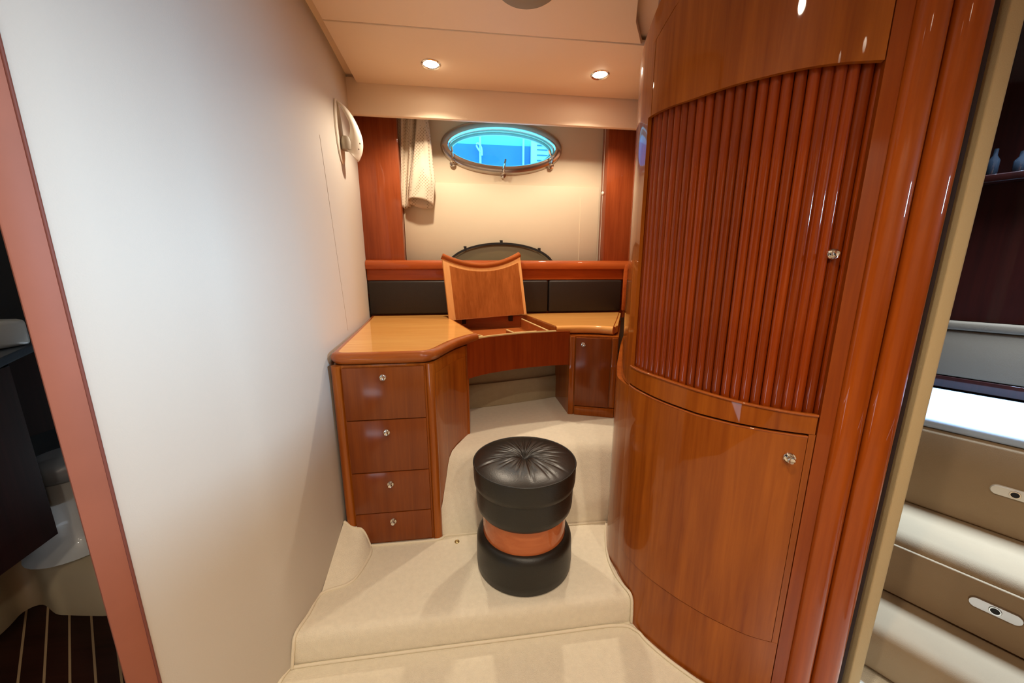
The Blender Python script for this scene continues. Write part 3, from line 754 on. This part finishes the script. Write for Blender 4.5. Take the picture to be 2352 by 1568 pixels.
# left doorway jamb
jd = Vector((-.665, .662)) - Vector((-.638, .694)); 
ja, jb = Vector((-.636, .692)), Vector((-.668, .660))
jn = Vector((-.707, .707))
door_1 = setting('door_1', prism([ja, jb, jb + jn * .05, ja + jn * .05 + Vector((-.0, .0))], ZF, .966, bevel=.004), JAMB)
link('edge_bead', lathe([(0, 0), (.0025, 0), (.0025, 2.06), (0, 2.06)], (-.6375, .691, ZF), 12), plain('bead', (120, 62, 48), .6), door_1)

# ================================================================ ROOM BEYOND (right): berth steps
n2 = Vector((.883, .469)); t2 = Vector((-.469, .883))
def q(p_, t): v = n2 * p_ + t2 * t; return (v.x, v.y)
def slab(p0_, p1_, t0, t1, z0, z1, bm=None, bevel=0): return prism([q(p0_, t0), q(p1_, t0), q(p1_, t1), q(p0_, t1)], z0, z1, bm, bevel, 3)
T0, T1 = -1.0, .30
st = thing('berth_steps', 'beige suede covered steps up to the berth beyond the right doorway', 'steps', (*q(1.6, -.1), ZF))
link('lower_step', slab(1.29, 2.2, T0, T1, ZF, -.955, bevel=.03), SUEDE, st, smooth=60)
link('middle_step', slab(1.47, 2.2, T0, T1, -.955, -.755, bevel=.03), SUEDE, st, smooth=60)
link('top_step', slab(1.70, 2.2, T0, T1, -.755, -.490, bevel=.012), SUEDE, st, smooth=60)
link('front_panel', slab(1.462, 1.475, T0 + .05, T1 - .05, -.945, -.790, bevel=.003), SUEDE, st, smooth=60)
def latch(p_, t, z, label_par):
    bm = bmesh.new(); ring0 = []; ring1 = []
    for i in range(28):
        a = 2 * math.pi * i / 28; cx = .030 if math.cos(a) > 0 else -.030
        for ring, off, k in ((ring0, 0, 1), (ring1, -.006, .85)):
            x, y = q(p_ + off, t + cx + .015 * k * math.cos(a)); ring.append(bm.verts.new((x, y, z + .0155 * k * math.sin(a))))
    for i in range(28): j = (i + 1) % 28; bm.faces.new((ring0[i], ring0[j], ring1[j], ring1[i]))
    bm.faces.new(ring1); lt = link('latch_plate', bm, WHITE if p_ > 1.6 else STEEL, st)
    x, y = q(p_ - .006, t); link('latch_ring', sweep([(x + t2.x * .009 * math.cos(2 * math.pi * i / 20), y + t2.y * .009 * math.cos(2 * math.pi * i / 20), z + .009 * math.sin(2 * math.pi * i / 20)) for i in range(20)], circ(.002, 6), closed=True, up=(-n2.x, -n2.y, 0)), CHROME, lt)
    link('latch_hole', lathe([(0, 0), (.0075, 0), (.0075, .0015), (0, .0015)], (x, y, z), 20, axis=(-n2.x, -n2.y, 0)), RUBBER, lt)
latch(1.70, -.066, -.620, st); latch(1.462, -.080, -.850, st)
o = link('berth_mattress', slab(1.705, 2.18, T0, T1, -.489, -.455, bevel=.012), BEDW, smooth=60)
tag(o, 'pale bluish white mattress on the berth beyond the right doorway', 'mattress')
bb = thing('padded_headboard', 'taupe padded backrest on a dark wood base behind the berth', 'backrest', (*q(2.2, -.1), -.455))
link('base_board', slab(2.182, 2.22, T0, T1, -.45, -.405, bevel=.003), MAROON, bb)
link('padded_panel', slab(2.182, 2.26, T0, T1, -.403, -.225, bevel=.01), TAUPE, bb, smooth=60)
link('top_roll', slab(2.176, 2.26, T0, T1, -.223, -.190, bevel=.01), TAUPE, bb, smooth=60)
sh = thing('dark_cupboard', 'very dark wooden cupboard with a ledge above the berth backrest', 'cupboard', (*q(2.2, -.1), -.19))
link('panel', slab(2.20, 2.3, T0, T1, -.188, .295), MAROON, sh)
link('ledge', slab(2.14, 2.3, T0, T1, .296, .322, bevel=.004), MAROON, sh)
for t, hgt, lb in ((.158, .085, 'left of two small clear glass bottles on the dark ledge'), (.100, .065, 'right, shorter small clear glass bottle on the dark ledge')):
    x, y = q(2.17, t)
    o = link('glass_bottle', lathe([(0, 0), (.013, 0), (.015, .008), (.015, hgt * .55), (.006, hgt * .75), (.006, hgt), (0, hgt)], (x, y, .323), 20), plain('clear_glass_look', (40, 46, 54), .05, coat=1.0), smooth=50)
    tag(o, lb, 'bottle', 'small bottles on the dark ledge')
setting('wall_far_right', slab(2.32, 2.36, -2.2, 1.2, ZF, .969), MAROON)

# ================================================================ ROOM BEYOND (left): dark toilet compartment
td = Vector((.67, -.742)); tn = Vector((.742, .67))
setting('floor_2', box(-2.35, -.70, -.6, 2.2, ZF - .05, ZF - .004), TEAK)
flr = bpy.data.objects['floor_2']
for k in range(9):
    c0 = Vector((-1.50 + .062 * (k - .5), 1.30)); a = c0 - td * .25; b = c0 + td * .85; s_ = tn * .0025
    if k > 6: b = c0 + td * .6
    link('holly_strip', prism([a - s_, b - s_, b + s_, a + s_], ZF - .004, ZF - .002), HOLLY, flr)
gb = thing('toilet_plinth', 'cream moulded toilet plinth on the dark striped floor, left doorway', 'plinth', (-1.5, 1.35, ZF))
pl = [pol(a, r) for a, r in ((-56, 1.72), (-51.7, 1.84), (-50.3, 1.90), (-49.1, 1.89), (-48.5, 1.80), (-47.7, 1.755), (-46.5, 1.70), (-45, 1.645), (-43, 1.62))]
pb = [(x * 1.30, y * 1.30) for x, y in pl]
lo3 = spline([(x, y, ZF) for x, y in pl], 5)
bm = bmesh.new(); rings = []
for k, (z, g) in enumerate(((ZF - .002, 0), (-1.06, .0), (-.965, .02), (-.93, .035), (-.915, .06), (-.912, .20), (-.912, .30))):
    rings.append([bm.verts.new((p.x * (1 + g), p.y * (1 + g), z)) for p in lo3])
for A, B in zip(rings, rings[1:]):
    for i in range(len(A) - 1): bm.faces.new((A[i], A[i + 1], B[i + 1], B[i]))
link('moulding', bm, GRP_C, gb, smooth=60)
tl = thing('toilet', 'white toilet pedestal on the cream plinth in the dark left compartment', 'toilet', (-1.42, 1.36, -.912))
c_ = pol(-44.9, 1.88)
link('pedestal', lathe([(0, .002), (.150, .002), (.13, .02), (.105, .06), (.092, .11), (.090, .20), (.096, .245), (0, .245)], (c_[0], c_[1], -.912), 32, sx=.9, sy=1.1), GRP, tl, smooth=50)
link('bowl_rim', lathe([(0, 0), (.098, 0), (.108, .012), (.112, .045), (.10, .06), (0, .062)], (c_[0], c_[1], -.666), 32, sx=.9, sy=1.1), plain('toilet_rim', (150, 156, 164), .3), tl, smooth=50)
vn = thing('washroom_cabinet', 'dark hanging washroom cabinet with grey top inside the left doorway', 'cabinet', (-1.4, 1.2, -.75))
link('cabinet_body', prism([pol(-62, 1.30), pol(-51.5, 1.47), pol(-46.95, 1.60), pol(-45.4, 1.70), pol(-45.0, 2.0), pol(-47, 2.3), pol(-62, 2.2)][:3] + [pol(-47.6, 2.3), pol(-62, 2.2)], -.74, -.245), NIGHT, vn)
link('cabinet_back', prism([pol(-47.6, 1.98), pol(-44.2, 2.06), pol(-44.2, 2.35), pol(-47.6, 2.3)], -.55, -.275), NIGHT, vn)
link('counter', prism([pol(-62, 1.28), pol(-51.5, 1.45), pol(-47.5, 1.56), pol(-46.2, 1.72), pol(-44.2, 1.95), pol(-44.2, 2.35), pol(-62, 2.2)], -.243, -.220, bevel=.006), COUNTER, vn)
bx = pol(-47.2, 1.80)
o = link('tissue_box', box(bx[0] - .10, bx[0] + .04, bx[1] - .05, bx[1] + .05, -.219, -.140, bevel=.015, seg=3), GRP, smooth=60)
tag(o, 'pale box on the grey counter in the dark left compartment', 'box')
setting('wall_washroom', prism([(-2.6, 1.0), (-1.30, 2.30), (-1.32, 2.34), (-2.64, 1.04)], ZF, .969), DARKWALL)

# ================================================================ enclosing shell out of view
setting('wall_front', box(-2.4, 2.8, -1.6, -1.55, ZF, .969), WALLM)
setting('wall_far_left', box(-2.45, -2.40, -1.6, 2.6, ZF, .969), DARKWALL)
setting('wall_outer_right', box(2.80, 2.85, -1.6, 2.6, ZF, .969), MAROON)
setting('wall_outer_back', prism([(-2.4, 2.55), (-.62, 2.55), (-.62, 2.60), (-2.4, 2.60)], ZF, .969), DARKWALL)
setting('wall_outer_hull', prism([(1.15, 2.50), (2.85, 2.50), (2.85, 2.55), (1.15, 2.55)], ZF, .969), DARKWALL)
setting('wall_passage', box(-.72, -.68, -1.55, -.35, ZF, .969), CHERRY)
setting('wall_passage_right', box(.98, 1.02, -1.55, -.62, ZF, .969), CHERRY)
setting('daylight_block_right', box(.98, 1.03, -.62, .18, ZF, -.01, bevel=.004), CHERRY)  # unseen low block, added to keep side daylight off the lower left wall
setting('floor_3', box(1.01, 2.8, -1.55, 2.5, ZF - .05, ZF - .01), CARPET)

# ================================================================ STOOL
SX, SY = .190, 1.110
stl = thing('round_stool', 'round black leather stool with tufted seat and cherry wood waist', 'stool', (SX, SY, ZP))
def fil(r0, z0, r1, z1, n=5):     # quarter rounding from (r0,z0) vertical wall to (r1,z1) flat
    return [(r1 + (r0 - r1) * math.cos(math.pi / 2 * k / n), z0 + (z1 - z0) * math.sin(math.pi / 2 * k / n)) for k in range(n + 1)]
link('base', lathe([(0, ZP + .001), (.157, ZP + .001), (.162, ZP + .006), (.164, ZP + .03)] + fil(.163, -.900, .142, -.866) + [(.135, -.868), (0, -.868)], (SX, SY, 0), 72), LEATHER, stl, smooth=60)
link('wooden_band', lathe([(0, -.869), (.1405, -.869), (.1405, -.770), (0, -.770)], (SX, SY, 0), 72), COPPERW, stl, smooth=60)
link('upper_body', lathe([(0, -.785), (.138, -.785), (.150, -.780), (.158, -.768), (.161, -.75), (.1625, -.69), (.1625, -.68), (0, -.68)], (SX, SY, 0), 72), LEATHER, stl, smooth=60)
link('seat_band', lathe([(0, -.690), (.161, -.690), (.166, -.686), (.1685, -.67), (.1695, -.64), (.169, -.618), (0, -.618)], (SX, SY, 0), 72), LEATHER, stl, smooth=60)
ring = [(SX + .1685 * math.cos(2 * math.pi * i / 72), SY + .1685 * math.sin(2 * math.pi * i / 72), -.616) for i in range(72)]
link('piping', sweep(ring, circ(.0026, 8), closed=True), LEATHER, stl, smooth=60)
bm = bmesh.new(); rings = []; nr_, na = 36, 240; rnd = random.Random(7)
pl_ = [(rnd.uniform(0, 2 * math.pi), rnd.uniform(.55, 1.0), rnd.uniform(.35, .95)) for _ in range(30)]
pl_ = [((2 * math.pi * (i + rnd.uniform(-.3, .3)) / 31), rnd.uniform(.45, 1.0), rnd.uniform(.6, 1.05)) for i in range(31)]
for j in range(nr_ + 1):
    f = j / nr_; r = .1675 * f
    if j == 0: rings.append([bm.verts.new((SX, SY, -.627))]); continue
    row = []
    for i in range(na):
        a = 2 * math.pi * i / na
        h = .030 * (math.sin(math.pi * min(1, f ** .62)) ** .75) * (1 if f < .5 else 1)
        dome = .020 * (1 - f ** 4) * (1 - .8 * math.exp(-(f / .11) ** 1.3))
        cr = 0
        for a0, am, ln in pl_:
            d_ = (a - a0 + math.pi) % (2 * math.pi) - math.pi
            wdt = .034 / max(.35, f ** .45)
            if abs(d_) < .5: cr += am * math.exp(-(d_ / wdt) ** 2) * max(0, 1 - f / ln) ** .7
        z = -.6155 + dome - .0060 * cr * min(1, f / .12) - .006 * math.exp(-(f / .09) ** 2)
        row.append(bm.verts.new((SX + r * math.cos(a), SY + r * math.sin(a), z)))
    rings.append(row)
for i in range(na): bm.faces.new((rings[0][0], rings[1][i], rings[1][(i + 1) % na]))
for A, B in zip(rings[1:], rings[2:]):
    for i in range(na): bm.faces.new((A[i], A[(i + 1) % na], B[(i + 1) % na], B[i]))
link('tufted_seat', bm, plain('seat_leather', (30, 28, 24), .34, bump=.15, bscale=260, spec=.6), stl, smooth=80)
link('button', lathe([(0, .009), (.004, .0085), (.008, .005), (.009, 0), (0, 0)], (SX, SY, -.627), 20), LEATHER, stl, smooth=80)
